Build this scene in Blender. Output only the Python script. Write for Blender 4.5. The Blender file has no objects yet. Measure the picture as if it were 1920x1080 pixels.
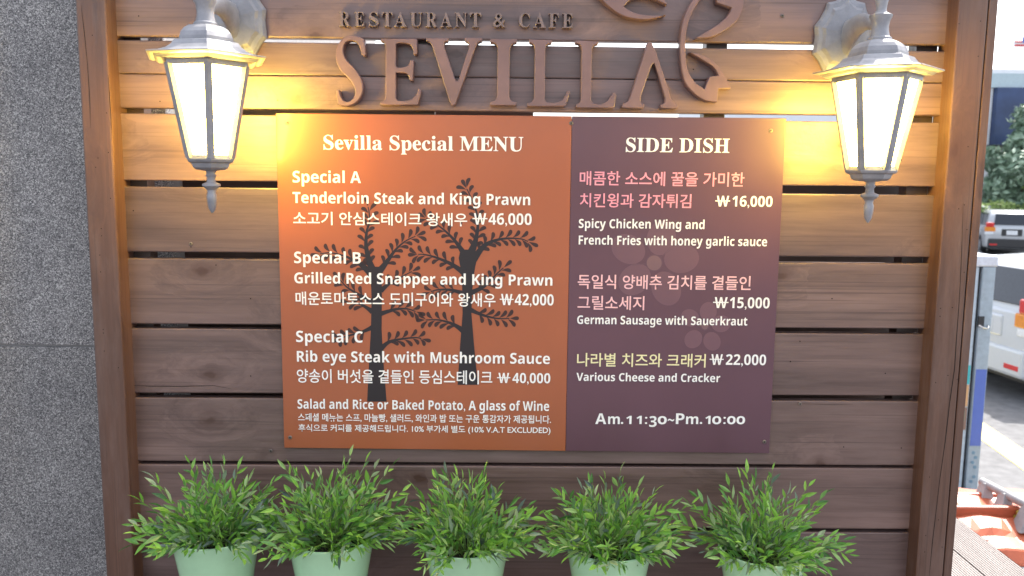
import bpy, bmesh, math, random
from mathutils import Vector, Matrix
R = math.radians
S = bpy.context.scene
C = S.collection

# ------------------------------------------------------------------ camera
CH = 2.35                                   # lens height above the street; the deck is 0.8 m above the street
YAW, PITCH, ROLL = -0.00398, 0.12649, 0.01029
CAM = Vector((0, -2.0, CH))
_fw = Vector((math.sin(YAW)*math.cos(PITCH), math.cos(YAW)*math.cos(PITCH), -math.sin(PITCH)))
_r0 = Vector((math.cos(YAW), -math.sin(YAW), 0)); _u0 = _r0.cross(_fw)
_rt = math.cos(ROLL)*_r0 + math.sin(ROLL)*_u0; _up = -math.sin(ROLL)*_r0 + math.cos(ROLL)*_u0
F = 1550.0
cd = bpy.data.cameras.new('camera'); cam = bpy.data.objects.new('camera', cd); C.objects.link(cam)
cd.sensor_width = 36; cd.lens = F/1920*36; cd.clip_start = .05; cd.clip_end = 600
cam.matrix_world = Matrix(((_rt.x, _up.x, -_fw.x, CAM.x), (_rt.y, _up.y, -_fw.y, CAM.y), (_rt.z, _up.z, -_fw.z, CAM.z), (0, 0, 0, 1)))
cd.dof.use_dof = True; cd.dof.focus_distance = 1.95; cd.dof.aperture_fstop = 5.6
S.camera = cam

def ray(px, py): return F*_fw + _rt*(px-960) - _up*(py-540)
def at(px, py, Y=0.0):
    d = ray(px, py); return CAM + d*((Y-CAM.y)/d.y)
def atz(px, py, z):
    d = ray(px, py); return CAM + d*((z-CAM.z)/d.z)

# ------------------------------------------------------------------ world, sun, exposure
SUN_EL, SUN_AZ = R(50), R(42)               # azimuth from +Y (away from the lens) towards +X
w = bpy.data.worlds.new('World'); S.world = w; w.use_nodes = True
wn = w.node_tree.nodes; wl = w.node_tree.links
bg = wn['Background']; sky = wn.new('ShaderNodeTexSky'); sky.sky_type = 'NISHITA'; sky.sun_disc = False
sky.sun_elevation = SUN_EL; sky.sun_rotation = SUN_AZ; sky.dust_density = 3.0; sky.air_density = 1.0; sky.ozone_density = 0.6
hs = wn.new('ShaderNodeHueSaturation'); hs.inputs['Saturation'].default_value = .42      # hazy bright sky, little blue
wl.new(sky.outputs[0], hs.inputs['Color']); wl.new(hs.outputs[0], bg.inputs[0]); bg.inputs[1].default_value = 0.15
sl = bpy.data.lights.new('sun', 'SUN'); sl.energy = 2.8; sl.angle = R(1.0); sl.color = (1, .95, .88)
so = bpy.data.objects.new('sun', sl); C.objects.link(so)
sd = Vector((math.sin(SUN_AZ)*math.cos(SUN_EL), math.cos(SUN_AZ)*math.cos(SUN_EL), math.sin(SUN_EL)))
so.rotation_euler = sd.to_track_quat('Z', 'Y').to_euler(); so.location = (0, 0, 12)
S.view_settings.view_transform = 'Standard'; S.view_settings.look = 'None'
S.view_settings.exposure = 1.72; S.view_settings.gamma = 1.0
try: S.view_settings.use_curve_mapping = False
except Exception: pass
S.cycles.use_denoising = True
S.cycles.max_bounces = 8; S.cycles.sample_clamp_indirect = 6.0

# ------------------------------------------------------------------ materials
def mat(name):
    m = bpy.data.materials.new(name); m.use_nodes = True
    nt = m.node_tree; return m, nt, nt.nodes['Principled BSDF']
def N(nt, t, **k):
    n = nt.nodes.new(t)
    for a, b in k.items(): setattr(n, a, b)
    return n
def ramp(nt, fac, stops, interp='LINEAR'):
    r = N(nt, 'ShaderNodeValToRGB'); r.color_ramp.interpolation = interp
    e = r.color_ramp.elements
    while len(e) < len(stops): e.new(.5)
    for q, (p, c) in zip(e, stops):
        q.position = p; q.color = (c, c, c, 1) if isinstance(c, (int, float)) else (*c, 1)
    nt.links.new(fac, r.inputs[0]); return r.outputs[0]
def mixc(nt, fac, a, b, mode='MIX'):
    m = N(nt, 'ShaderNodeMix', data_type='RGBA', blend_type=mode)
    for i, v in ((0, fac), (6, a), (7, b)):
        if isinstance(v, (int, float)): m.inputs[i].default_value = v
        elif isinstance(v, tuple): m.inputs[i].default_value = (*v, 1)
        else: nt.links.new(v, m.inputs[i])
    return m.outputs[2]
def mth(nt, op, a, b=None):
    m = N(nt, 'ShaderNodeMath', operation=op)
    for i, v in ((0, a), (1, b)):
        if v is None: continue
        if isinstance(v, (int, float)): m.inputs[i].default_value = v
        else: nt.links.new(v, m.inputs[i])
    return m.outputs[0]
def coords(nt, scale=(1, 1, 1), rnd=True):
    t = N(nt, 'ShaderNodeTexCoord'); mp = N(nt, 'ShaderNodeMapping'); mp.inputs['Scale'].default_value = scale
    nt.links.new(t.outputs['Object'], mp.inputs[0])
    if rnd:
        o = N(nt, 'ShaderNodeObjectInfo'); v = N(nt, 'ShaderNodeVectorMath', operation='SCALE')
        v.inputs[0].default_value = (37.1, 11.3, 23.7); nt.links.new(o.outputs['Random'], v.inputs['Scale'])
        nt.links.new(v.outputs[0], mp.inputs['Location'])
    return mp.outputs[0]
def noise(nt, vec, scale, detail=4, rough=.55, dist=0):
    n = N(nt, 'ShaderNodeTexNoise'); nt.links.new(vec, n.inputs['Vector'])
    n.inputs['Scale'].default_value = scale; n.inputs['Detail'].default_value = detail
    n.inputs['Roughness'].default_value = rough; n.inputs['Distortion'].default_value = dist
    return n.outputs['Fac']
def bump(nt, p, h, strength, dist=.002):
    b = N(nt, 'ShaderNodeBump'); b.inputs['Strength'].default_value = strength; b.inputs['Distance'].default_value = dist
    nt.links.new(h, b.inputs['Height']); nt.links.new(b.outputs[0], p.inputs['Normal'])

def wood(name, axis='X', dark=(.062, .037, .034), light=(.235, .155, .142), rough=(.30, .50), knots=True, spec=.65):
    m, nt, p = mat(name)
    st = {'X': (.9, 14, 14), 'Z': (14, 14, .9), 'Y': (14, .9, 14)}[axis]
    st2 = {'X': (.5, 2.5, 2.5), 'Z': (2.5, 2.5, .5), 'Y': (2.5, .5, 2.5)}[axis]
    kst = {'X': (3.4, 4.4, 5.4), 'Z': (5.4, 4.4, 3.0), 'Y': (4.4, 2.2, 6)}[axis]
    v = coords(nt, st); v2 = coords(nt, st2); vk = coords(nt, kst)
    # knots: warp and rings near voronoi cell centres
    sp = N(nt, 'ShaderNodeSeparateXYZ'); nt.links.new(vk, sp.inputs[0]); cb = N(nt, 'ShaderNodeCombineXYZ')
    nt.links.new(sp.outputs[0], cb.inputs[0]); nt.links.new(sp.outputs[2], cb.inputs[1])
    wv = N(nt, 'ShaderNodeVectorMath', operation='SCALE'); wn_ = N(nt, 'ShaderNodeTexNoise'); nt.links.new(vk, wn_.inputs['Vector']); wn_.inputs['Scale'].default_value = 9
    nt.links.new(wn_.outputs['Color'], wv.inputs[0]); wv.inputs['Scale'].default_value = .11
    ad = N(nt, 'ShaderNodeVectorMath', operation='ADD'); nt.links.new(cb.outputs[0], ad.inputs[0]); nt.links.new(wv.outputs[0], ad.inputs[1])
    vo = N(nt, 'ShaderNodeTexVoronoi', voronoi_dimensions='2D'); nt.links.new(ad.outputs[0], vo.inputs['Vector']); vo.inputs['Scale'].default_value = 1.0
    d = vo.outputs['Distance']
    sel = mth(nt, 'GREATER_THAN', N(nt, 'ShaderNodeSeparateColor').outputs[0], .60)
    sc = nt.nodes[-2] if False else [n for n in nt.nodes if n.bl_idname == 'ShaderNodeSeparateColor'][-1]
    nt.links.new(vo.outputs['Color'], sc.inputs[0])
    near = ramp(nt, d, [(.0, 1.0), (.035, .75), (.06, .3), (.16, .0)])
    kn = mth(nt, 'MULTIPLY', near, sel)
    warp = N(nt, 'ShaderNodeVectorMath', operation='ADD')
    cx = N(nt, 'ShaderNodeCombineXYZ'); kk = mth(nt, 'MULTIPLY', mth(nt, 'MULTIPLY', ramp(nt, d, [(.0, 1.0), (.45, 0.0)]), sel), .9)
    for i in range(3): nt.links.new(kk, cx.inputs[i])
    nt.links.new(v, warp.inputs[0]); nt.links.new(cx.outputs[0], warp.inputs[1])
    fine = noise(nt, warp.outputs[0], 7.0, 5, .62, .15)
    band = noise(nt, warp.outputs[0], 1.3, 4, .5, .4)
    blot = noise(nt, v2, 2.2, 5, .6, .6)
    mixf = mth(nt, 'ADD', mth(nt, 'MULTIPLY', band, .45), mth(nt, 'ADD', mth(nt, 'MULTIPLY', fine, .25), mth(nt, 'MULTIPLY', blot, .42)))
    col = ramp(nt, mixf, [(.34, dark), (.56, tuple((a+b)/2 for a, b in zip(dark, light))), (.74, light)])
    # worn stain, greyer patches
    col = mixc(nt, mth(nt, 'MULTIPLY', ramp(nt, noise(nt, v2, 4.5, 6, .7), [(.5, 0.), (.72, .55)]), .6), col, (.23, .17, .16))
    oi = N(nt, 'ShaderNodeObjectInfo')
    col = mixc(nt, 1.0, col, ramp(nt, oi.outputs['Random'], [(0, (.78, .76, .78)), (.5, (1, .97, .94)), (1, (1.2, 1.1, 1.06))]), 'MULTIPLY')
    if knots:
        col = mixc(nt, mth(nt, 'MULTIPLY', ramp(nt, kn, [(.0, 0.), (.3, .45), (.8, .95)]), .85), col, (.050, .017, .009))
    ln = noise(nt, coords(nt, {'X': (.55, 70, 70), 'Z': (70, 70, .55), 'Y': (70, .55, 70)}[axis]), 2.2, 3, .7, .2)
    col = mixc(nt, mth(nt, 'MULTIPLY', ramp(nt, ln, [(.56, 0.), (.68, 1.)]), .42), col, (.030, .014, .010))
    nt.links.new(col, p.inputs['Base Color'])
    nt.links.new(ramp(nt, fine, [(.3, rough[0]), (.7, rough[1])]), p.inputs['Roughness'])
    p.inputs['Specular IOR Level'].default_value = spec
    h = mth(nt, 'ADD', fine, mth(nt, 'MULTIPLY', kn, -.5))
    bump(nt, p, h, .35, .0012)
    return m

def plain(name, col, rough=.5, metal=0, spec=.5, var=.12, scale=30, bmp=0.05, coat=0):
    m, nt, p = mat(name)
    v = coords(nt, (1, 1, 1)); n = noise(nt, v, scale, 5, .6)
    c = mixc(nt, ramp(nt, n, [(.3, 0.), (.7, 1.)]), tuple(x*(1-var) for x in col), tuple(min(1, x*(1+var)) for x in col))
    nt.links.new(c, p.inputs['Base Color']); p.inputs['Roughness'].default_value = rough
    p.inputs['Metallic'].default_value = metal; p.inputs['Specular IOR Level'].default_value = spec
    p.inputs['Coat Weight'].default_value = coat; p.inputs['Coat Roughness'].default_value = .1
    if bmp: bump(nt, p, n, bmp, .001)
    return m
def printm(name, col, rough=.35): return plain(name, col, rough, var=.04, bmp=0, scale=12)

M = {}
M['plank'] = wood('stained_wood_planks', 'X')
M['post'] = wood('stained_wood_posts', 'Z', dark=(.050, .022, .015), light=(.155, .078, .053))
M['dark_wood'] = wood('dark_wood', 'X', dark=(.018, .010, .007), light=(.05, .028, .02), knots=False)
M['crack'] = plain('crack_dark', (.006, .003, .002), .9, var=.3, bmp=0)
M['orange'] = plain('orange_print', (.345, .098, .040), .36, var=.06, scale=3, bmp=.0, coat=.25)
M['purple'] = plain('purple_print', (.108, .048, .070), .36, var=.07, scale=3, bmp=.0, coat=.25)
M['white_ink'] = printm('white_ink', (.86, .85, .84))
M['pink_ink'] = printm('pink_ink', (.84, .33, .42))
M['pale_pink_ink'] = printm('pale_pink_ink', (.84, .50, .53))
M['cream_ink'] = printm('cream_ink', (.80, .74, .44))
M['tree_ink'] = printm('tree_ink', (.018, .014, .018))
M['leaf_ink'] = printm('leaf_ink', (.038, .016, .015))
M['petal_ink'] = printm('petal_ink', (.150, .076, .100))
M['petal_line'] = printm('petal_line', (.115, .058, .080))
M['petal_core'] = printm('petal_core', (.175, .098, .112))
M['sheet_edge'] = plain('sheet_edge', (.55, .45, .42), .4)
M['letter'] = plain('letter_paint', (.195, .115, .112), .42, var=.16, scale=14, bmp=.08)
M['small_letter'] = plain('small_letter_paint', (.19, .135, .13), .38, var=.2, scale=40, bmp=.08)
M['screw'] = plain('screw_steel', (.20, .17, .15), .5, metal=.5)
M['screw_slot'] = plain('screw_slot', (.02, .018, .016), .8)

def lantern_metal():
    m, nt, p = mat('lantern_grey_paint')
    v = coords(nt, (1, 1, 1)); n = noise(nt, v, 22, 6, .65); n2 = noise(nt, v, 130, 3, .6)
    g = N(nt, 'ShaderNodeNewGeometry'); sx = N(nt, 'ShaderNodeSeparateXYZ'); nt.links.new(g.outputs['Normal'], sx.inputs[0])
    c = ramp(nt, n, [(.3, (.20, .20, .22)), (.7, (.33, .325, .35))])
    dust = mth(nt, 'MULTIPLY', ramp(nt, sx.outputs[2], [(.15, 0.), (.8, 1.)]), ramp(nt, n, [(.3, .35), (.6, 1.)]))
    c = mixc(nt, mth(nt, 'MULTIPLY', dust, .55), c, (.50, .49, .51))
    nt.links.new(c, p.inputs['Base Color']); p.inputs['Roughness'].default_value = .42; p.inputs['Metallic'].default_value = .15
    bump(nt, p, n2, .12, .001); return m
M['lantern'] = lantern_metal()
def glow():
    m, nt, p = mat('lit_frosted_glass')
    v = coords(nt, (1, 1, 1)); n = noise(nt, v, 9, 3)
    p.inputs['Base Color'].default_value = (.8, .75, .6, 1); p.inputs['Roughness'].default_value = .35
    nt.links.new(mixc(nt, ramp(nt, n, [(.3, 0.), (.7, 1.)]), (1, .66, .09), (1, .71, .13)), p.inputs['Emission Color'])
    p.inputs['Emission Strength'].default_value = 28; return m
M['glow'] = glow()

def granite():
    m, nt, p = mat('flamed_granite')
    v = coords(nt, (1, 1, 1))
    vo = N(nt, 'ShaderNodeTexVoronoi'); nt.links.new(v, vo.inputs['Vector']); vo.inputs['Scale'].default_value = 360
    sc = N(nt, 'ShaderNodeSeparateColor'); nt.links.new(vo.outputs['Color'], sc.inputs[0])
    vo2 = N(nt, 'ShaderNodeTexVoronoi'); nt.links.new(v, vo2.inputs['Vector']); vo2.inputs['Scale'].default_value = 620
    sc2 = N(nt, 'ShaderNodeSeparateColor'); nt.links.new(vo2.outputs['Color'], sc2.inputs[0])
    a = ramp(nt, sc.outputs[0], [(0, (.05, .048, .051)), (.25, (.12, .116, .118)), (.42, (.23, .22, .22)), (.68, (.36, .345, .33)), (.86, (.62, .60, .57))], 'CONSTANT')
    b = ramp(nt, sc2.outputs[1], [(0, (.07, .067, .072)), (.35, (.22, .21, .205)), (.72, (.46, .44, .42)), (.92, (.75, .72, .69))], 'CONSTANT')
    c = mixc(nt, .42, a, b)
    big = noise(nt, v, 7, 5, .6)
    c = mixc(nt, 1., c, ramp(nt, big, [(.3, (.72, .715, .74)), (.7, (1.0, .99, 1.0))]), 'MULTIPLY')
    oi = N(nt, 'ShaderNodeObjectInfo'); c = mixc(nt, 1., c, ramp(nt, oi.outputs['Random'], [(0, .88), (1, 1.10)]), 'MULTIPLY')
    nt.links.new(c, p.inputs['Base Color']); p.inputs['Roughness'].default_value = .6
    bump(nt, p, mth(nt, 'ADD', sc.outputs[0], noise(nt, v, 160, 4)), .35, .0015); return m
M['granite'] = granite()
M['mortar'] = plain('joint_grey', (.24, .23, .23), .8)

def leafm():
    m, nt, p = mat('plastic_leaf')
    oi = N(nt, 'ShaderNodeObjectInfo'); g = N(nt, 'ShaderNodeNewGeometry')
    r = mth(nt, 'FRACT', mth(nt, 'ADD', oi.outputs['Random'], g.outputs['Random Per Island']))
    c = ramp(nt, r, [(0, (.06, .17, .05)), (.20, (.17, .42, .06)), (.46, (.32, .60, .09)), (.60, (.12, .31, .08)), (.76, (.36, .56, .18)), (.85, (.40, .52, .30)), (.92, (.22, .32, .22)), (1., (.09, .14, .12))])
    v = coords(nt, (1, 1, 1)); n = noise(nt, v, 45, 3)
    c = mixc(nt, 1., c, ramp(nt, n, [(.3, .8), (.7, 1.15)]), 'MULTIPLY')
    nt.links.new(c, p.inputs['Base Color']); p.inputs['Roughness'].default_value = .30
    tr = N(nt, 'ShaderNodeBsdfTranslucent'); nt.links.new(c, tr.inputs[0])
    mx = N(nt, 'ShaderNodeMixShader'); mx.inputs[0].default_value = .3
    nt.links.new(p.outputs[0], mx.inputs[1]); nt.links.new(tr.outputs[0], mx.inputs[2])
    nt.links.new(mx.outputs[0], nt.nodes['Material Output'].inputs[0]); return m
M['leaf'] = leafm()
M['stem'] = plain('green_stem', (.13, .22, .06), .5)
M['pot'] = plain('mint_ceramic', (.43, .68, .43), .17, var=.07, scale=14, bmp=0, spec=.6)
M['soil'] = plain('dark_soil', (.015, .014, .012), .9, var=.5, scale=90, bmp=.6)
M['white_paint'] = plain('white_car_paint', (.55, .58, .62), .25, var=.02, bmp=0, coat=.5)
M['silver_paint'] = plain('silver_car_paint', (.45, .47, .50), .25, var=.03, metal=.3, bmp=0, coat=.5)
M['glass_dark'] = plain('dark_glass', (.03, .035, .045), .06, bmp=0)
M['rubber'] = plain('rubber', (.018, .018, .020), .7)
M['black_plastic'] = plain('black_plastic', (.025, .025, .028), .45)
M['rim'] = plain('wheel_rim', (.4, .4, .42), .3, metal=.7)
M['red_lens'] = plain('red_lens', (.55, .03, .03), .15, bmp=0)
M['amber_lens'] = plain('amber_lens', (.7, .25, .03), .15, bmp=0)
M['clear_lens'] = plain('clear_lens', (.7, .72, .75), .1, bmp=0)
M['asphalt'] = plain('asphalt', (.12, .12, .125), .85, var=.25, scale=9, bmp=.3)
M['yellow_line'] = plain('yellow_road_paint', (.75, .60, .16), .7, var=.1)
M['deck'] = wood('composite_deck', 'Y', dark=(.095, .078, .074), light=(.17, .145, .138), knots=False, rough=(.55, .7))
M['cabinet'] = plain('cabinet_pale_blue', (.42, .50, .58), .3, bmp=0)
M['cabinet_door'] = plain('cabinet_door_grey', (.34, .41, .47), .3, bmp=0)
M['cabinet_top'] = plain('cabinet_cap', (.62, .65, .72), .35, bmp=0)
M['teal'] = printm('teal_print', (.05, .42, .46)); M['sand'] = printm('sand_print', (.62, .36, .18))
M['green_pr'] = printm('green_print', (.05, .40, .26)); M['blue_pr'] = printm('blue_print', (.10, .16, .50)); M['brown_pr'] = printm('brown_print', (.25, .15, .12))
M['dot'] = printm('dot_print', (.16, .28, .38)); M['chrome'] = plain('chrome', (.6, .6, .6), .15, metal=1, bmp=0)
M['orange_plastic'] = plain('orange_plastic', (.46, .105, .045), .42, var=.08, scale=12)
M['grey_plastic'] = plain('grey_plastic', (.34, .34, .35), .45)
M['pale_box'] = plain('pale_plastic', (.48, .54, .58), .5)
M['yellow_pl'] = plain('yellow_plastic', (.45, .36, .05), .45)
M['ink'] = printm('black_marker', (.04, .02, .02))
M['white_wall'] = plain('white_render', (.78, .79, .82), .8, var=.04, scale=2)
M['pale_band'] = plain('pale_blue_panel', (.45, .55, .60), .5)
M['navy'] = plain('navy_panel', (.030, .055, .14), .35, var=.3, scale=1.2, bmp=0)
M['grey_wall'] = plain('grey_wall', (.30, .28, .28), .8)
M['red_pr'] = printm('red_print', (.65, .08, .08)); M['bush_trunk'] = plain('bark', (.10, .075, .05), .9)
def bushm(name, a, b):
    m, nt, p = mat(name); g = N(nt, 'ShaderNodeNewGeometry')
    nt.links.new(ramp(nt, g.outputs['Random Per Island'], [(0, a), (1, b)]), p.inputs['Base Color']); p.inputs['Roughness'].default_value = .5; return m
M['bush'] = bushm('bush_leaves', (.12, .20, .13), (.36, .47, .36)); M['lime'] = bushm('lime_leaves', (.16, .26, .06), (.34, .42, .14))

# ------------------------------------------------------------------ helpers
def box(bm, lo, hi, mtx=None):
    vs = [bm.verts.new((x, y, z)) for x in (lo[0], hi[0]) for y in (lo[1], hi[1]) for z in (lo[2], hi[2])]
    if mtx:
        for v in vs: v.co = mtx @ v.co
    for f in ((0, 1, 3, 2), (4, 6, 7, 5), (0, 4, 5, 1), (2, 3, 7, 6), (0, 2, 6, 4), (1, 5, 7, 3)): bm.faces.new([vs[i] for i in f])
    return vs
def hexa(bm, f4, b4):          # front four and back four corners, same order
    a = [bm.verts.new(p) for p in f4]; b = [bm.verts.new(p) for p in b4]
    bm.faces.new(a); bm.faces.new(b[::-1])
    for i in range(4): bm.faces.new((a[i], b[i], b[(i+1) % 4], a[(i+1) % 4]))
def loft(bm, rings, cap=True, closed=True):
    rs = [[bm.verts.new(p) for p in r] for r in rings]
    for a, b in zip(rs, rs[1:]):
        n = len(a)
        for i in range(n if closed else n-1): bm.faces.new((a[i], a[(i+1) % n], b[(i+1) % n], b[i]))
    if cap: bm.faces.new(rs[0][::-1]); bm.faces.new(rs[-1])
    return rs
def lathe(bm, prof, n=24, c=(0, 0, 0), rot=0, cap=True, skip=False):
    return loft(bm, [[(c[0]+r*math.cos(rot+2*math.pi*i/n), c[1]+r*math.sin(rot+2*math.pi*i/n), c[2]+z) for i in range(n)] for r, z in prof], cap)
def tube(bm, pts, rad, n=8):
    pts = [Vector(p) for p in pts]; rings = []; ref = None
    for i, p in enumerate(pts):
        d = (pts[min(i+1, len(pts)-1)]-pts[max(i-1, 0)]).normalized()
        if ref is None: ref = d.orthogonal().normalized()
        u = (ref - d*ref.dot(d)).normalized(); ref = u; v = d.cross(u)
        r = rad[i] if isinstance(rad, (list, tuple)) else rad
        rings.append([p+(u*math.cos(2*math.pi*k/n)+v*math.sin(2*math.pi*k/n))*r for k in range(n)])
    loft(bm, rings)
def new(): return bmesh.new()
def obj(name, bm, m, parent=None, bevel=0, smooth=False, norm=True):
    if norm and bm.faces: bmesh.ops.recalc_face_normals(bm, faces=bm.faces)
    me = bpy.data.meshes.new(name); bm.to_mesh(me); bm.free()
    return link(name, me, m, parent, bevel, smooth)
def root_loc(p):
    v = Vector((0, 0, 0))
    while p is not None: v += p.location; p = p.parent
    return v
def link(name, me, m, parent=None, bevel=0, smooth=False):
    if parent is not None: me.transform(Matrix.Translation(-root_loc(parent)))
    me.materials.clear(); me.materials.append(m)
    o = bpy.data.objects.new(name, me); C.objects.link(o); o.parent = parent
    if smooth:
        for p in me.polygons: p.use_smooth = True
        try: me.set_sharp_from_angle(angle=R(38))
        except Exception: pass
    if bevel:
        b = o.modifiers.new('bevel', 'BEVEL'); b.width = bevel; b.segments = 2; b.limit_method = 'ANGLE'; b.angle_limit = R(40)
    return o
def tag(o, label=None, cat=None, group=None, kind=None):
    for k, v in (('label', label), ('category', cat), ('group', group), ('kind', kind)):
        if v: o[k] = v
    return o
def thing(name, loc, label, cat, group=None):
    o = bpy.data.objects.new(name, None); C.objects.link(o); o.location = loc; o.empty_display_size = .1
    return tag(o, label, cat, group)

# ------------------------------------------------------------------ the setting
bm = new(); box(bm, (-150, -60, -.3), (200, 250, 0)); tag(obj('street', bm, M['asphalt']), 'grey asphalt street and parking area beyond the sign', kind='structure')
for (a, b, w_) in (((1790, 775), (2000, 900), .14),):
    A = atz(1795, 775, .004); B = atz(1965, 893, .004); d = (B-A).normalized(); n = Vector((-d.y, d.x, 0))*.13; A = A-d*3; B = B+d*3
    bm = new(); hexa(bm, [A-n, B-n, B+n, A+n], [p-Vector((0, 0, .003)) for p in (A-n, B-n, B+n, A+n)])
    tag(obj('painted_line', bm, M['yellow_line']), 'yellow painted parking line on the asphalt', kind='structure')

DZ = 0.80
e0 = atz(1800, 975, DZ); EX = e0.x + .0
j0 = atz(1800, 1040, DZ)
BW = max(.10, min(.20, EX-j0.x))
deck = bpy.data.objects.new('deck', None); C.objects.link(deck); tag(deck, 'grey grooved composite deck running back beside the sign', kind='structure')
def deck_board_mesh(wd):
    bm = new(); ng = 16; prof = []
    g = wd/ng
    for i in range(ng):
        x = i*g
        prof += [(x+.0*g, 0), (x+.58*g, 0), (x+.62*g, -.0022), (x+.96*g, -.0022)]
    prof += [(wd, 0), (wd, -.024), (0, -.024)]
    y0, y1 = -4.0, 6.5
    loft(bm, [[(x, y0, z) for x, z in prof], [(x, y1, z) for x, z in prof]])
    bmesh.ops.recalc_face_normals(bm, faces=bm.faces)
    me = bpy.data.meshes.new('deck_board'); bm.to_mesh(me); bm.free(); me.materials.append(M['deck']); return me
dm = deck_board_mesh(BW-.006)
nb = int((EX+3.2)/BW)
for i in range(nb):
    o = bpy.data.objects.new('deck_board', dm); C.objects.link(o); o.parent = deck; o.location = (EX-(i+1)*BW+.003, 0, DZ)
bm = new()
for i in range(8): box(bm, (-3.2, -3.9+i*1.4, DZ-.13), (EX-.06, -3.84+i*1.4, DZ-.026))
box(bm, (EX-.055, -4, DZ-.2), (EX-.025, 6.5, DZ-.026))
for i in range(6): 
    for x in (-3, -1, 1, EX-.15): box(bm, (x, -3.9+i*2.0, 0), (x+.09, -3.81+i*2.0, DZ-.13))
obj('deck_frame', bm, M['dark_wood'], deck)

# granite clad wall behind the sign, at left
WY = .13
gx = at(318, 345, WY).x
wall = thing('granite_wall', (gx-2, WY, 0), 'speckled grey granite clad wall left of the wooden sign', 'wall')
jz = at(60, 648, WY).z
zs = [-.02, jz-1.2, jz-.6-.6+.6, jz, jz+.9, jz+1.8, jz+2.7]
zs = [0, jz-.9, jz, jz+.9, jz+1.8, jz+2.7]
for a, b in zip(zs, zs[1:]):
    for x0, x1 in ((gx-3.6, gx-1.8), (gx-1.8, gx)):
        bm = new(); box(bm, (x0+.0025, WY, a+.003), (x1-.0025, WY+.03, b-.003)); obj('granite_slab', bm, M['granite'], wall, bevel=.001)
bm = new(); box(bm, (gx-3.6, WY+.007, 0), (gx-.004, WY+3.2, jz+2.7)); obj('wall_core', bm, M['mortar'], wall)

# ------------------------------------------------------------------ wooden sign: posts and planks
TOP = CH+.62
sign = thing('wooden_sign_board', (0, 0, DZ), 'brown stained timber sign wall of horizontal planks between two posts', 'sign board')
def lerp(a, b, t): return a+(b-a)*t
def plank(yl0, yl1, yr0, yr1, dy=0.0):
    xl, xr = -1.0, 1.075
    def pt(y_l, y_r, X):
        A = at(230, y_l, 0); B = at(1750, y_r, 0); t = (X-A.x)/(B.x-A.x); return A.z+(B.z-A.z)*t
    f4 = [(xl, dy, pt(yl0, yr0, xl)), (xr, dy, pt(yl0, yr0, xr)), (xr, dy, pt(yl1, yr1, xr)), (xl, dy, pt(yl1, yr1, xl))]
    bm = new(); hexa(bm, f4, [(x, y+.03, z) for x, y, z in f4])
    return obj('plank', bm, M['plank'], sign, bevel=.003)
random.seed(4)
rows = [(-66, 67.5, -52, 84), (75, 137.5, 96, 155), (138.6, 202, 156.1, 217), (212.5, 338, 230, 350), (349.5, 472, 366, 482.5),
        (484, 607, 494.5, 616.5), (615.5, 737, 627, 742.5), (745.5, 864.5, 753, 873.5), (870.5, 985, 879, 993), (992, 1108, 999, 1113), (1115, 1230, 1120, 1232), (1237, 1352, 1240, 1350)]
for i, r in enumerate(rows): plank(*r, dy=random.uniform(-.0015, .0015))
plank(-206, -74, -192, -60)
PY = -.05
def post(pxs, name='post'):
    (a0, a1) = (at(pxs[0][0], 40, PY).x, at(pxs[0][1], 1040, PY).x); (b0, b1) = (at(pxs[1][0], 40, PY).x, at(pxs[1][1], 1040, PY).x)
    x0, x1 = (a0+a1)/2, (b0+b1)/2
    bm = new(); box(bm, (x0, PY, DZ), (x1, .034, TOP)); bmesh.ops.subdivide_edges(bm, edges=[e for e in bm.edges if abs(e.verts[0].co.z-e.verts[1].co.z) > 1], cuts=8)
    o = obj(name, bm, M['post'], sign, bevel=.004); return x0, x1
LP = post(((147, 193), (203, 246)))
RP = post(((1797, 1718), (1855, 1768)))
bm = new(); box(bm, (RP[1]+.0022, PY+.001, DZ), (RP[1]+.022, .05, TOP)); obj('post_trim', bm, M['post'], sign, bevel=.002)
# rear battens behind the planks
for x in (LP[1]-.01, -.25, .45, RP[0]-.05):
    bm = new(); box(bm, (x, .033, DZ), (x+.05, .075, TOP-.02)); obj('rear_batten', bm, M['dark_wood'], sign)
# long drying cracks on the posts and planks
def crack(pts, Y, wpx=1.5):
    bm = new(); top = []; bot = []
    n = len(pts)
    for i, (x, y) in enumerate(pts):
        p = at(x, y, Y); q = at(pts[min(i+1, n-1)][0], pts[min(i+1, n-1)][1], Y)-at(pts[max(i-1, 0)][0], pts[max(i-1, 0)][1], Y)
        d = q.normalized(); nn = Vector((-d.z, 0, d.x))*(.0006*wpx*(.25 if i in (0, n-1) else 1)*random.uniform(.7, 1.3))
        top.append(p+nn); bot.append(p-nn)
    loft(bm, [top, bot], cap=False, closed=False)
    return obj('crack', bm, M['crack'], sign)
crack([(1806, 380), (1803, 480), (1799, 560), (1793, 640), (1790, 690), (1780, 760), (1772, 830), (1762, 900), (1755, 960), (1748, 1020), (1742, 1085)], PY-.0004, 1.3)
crack([(152, 10), (158, 60), (163, 110), (168, 180), (170, 240)], PY-.0004, 1)
crack([(203, 140), (206, 190), (210, 250)], PY-.0004, 1.6)
crack([(239, 722), (280, 724), (340, 724.5), (400, 723), (434, 729)], -.0022, 1)
crack([(1500, 757), (1560, 759), (1600, 758)], -.0022, .7)
random.seed(12)
bm = new()
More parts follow.
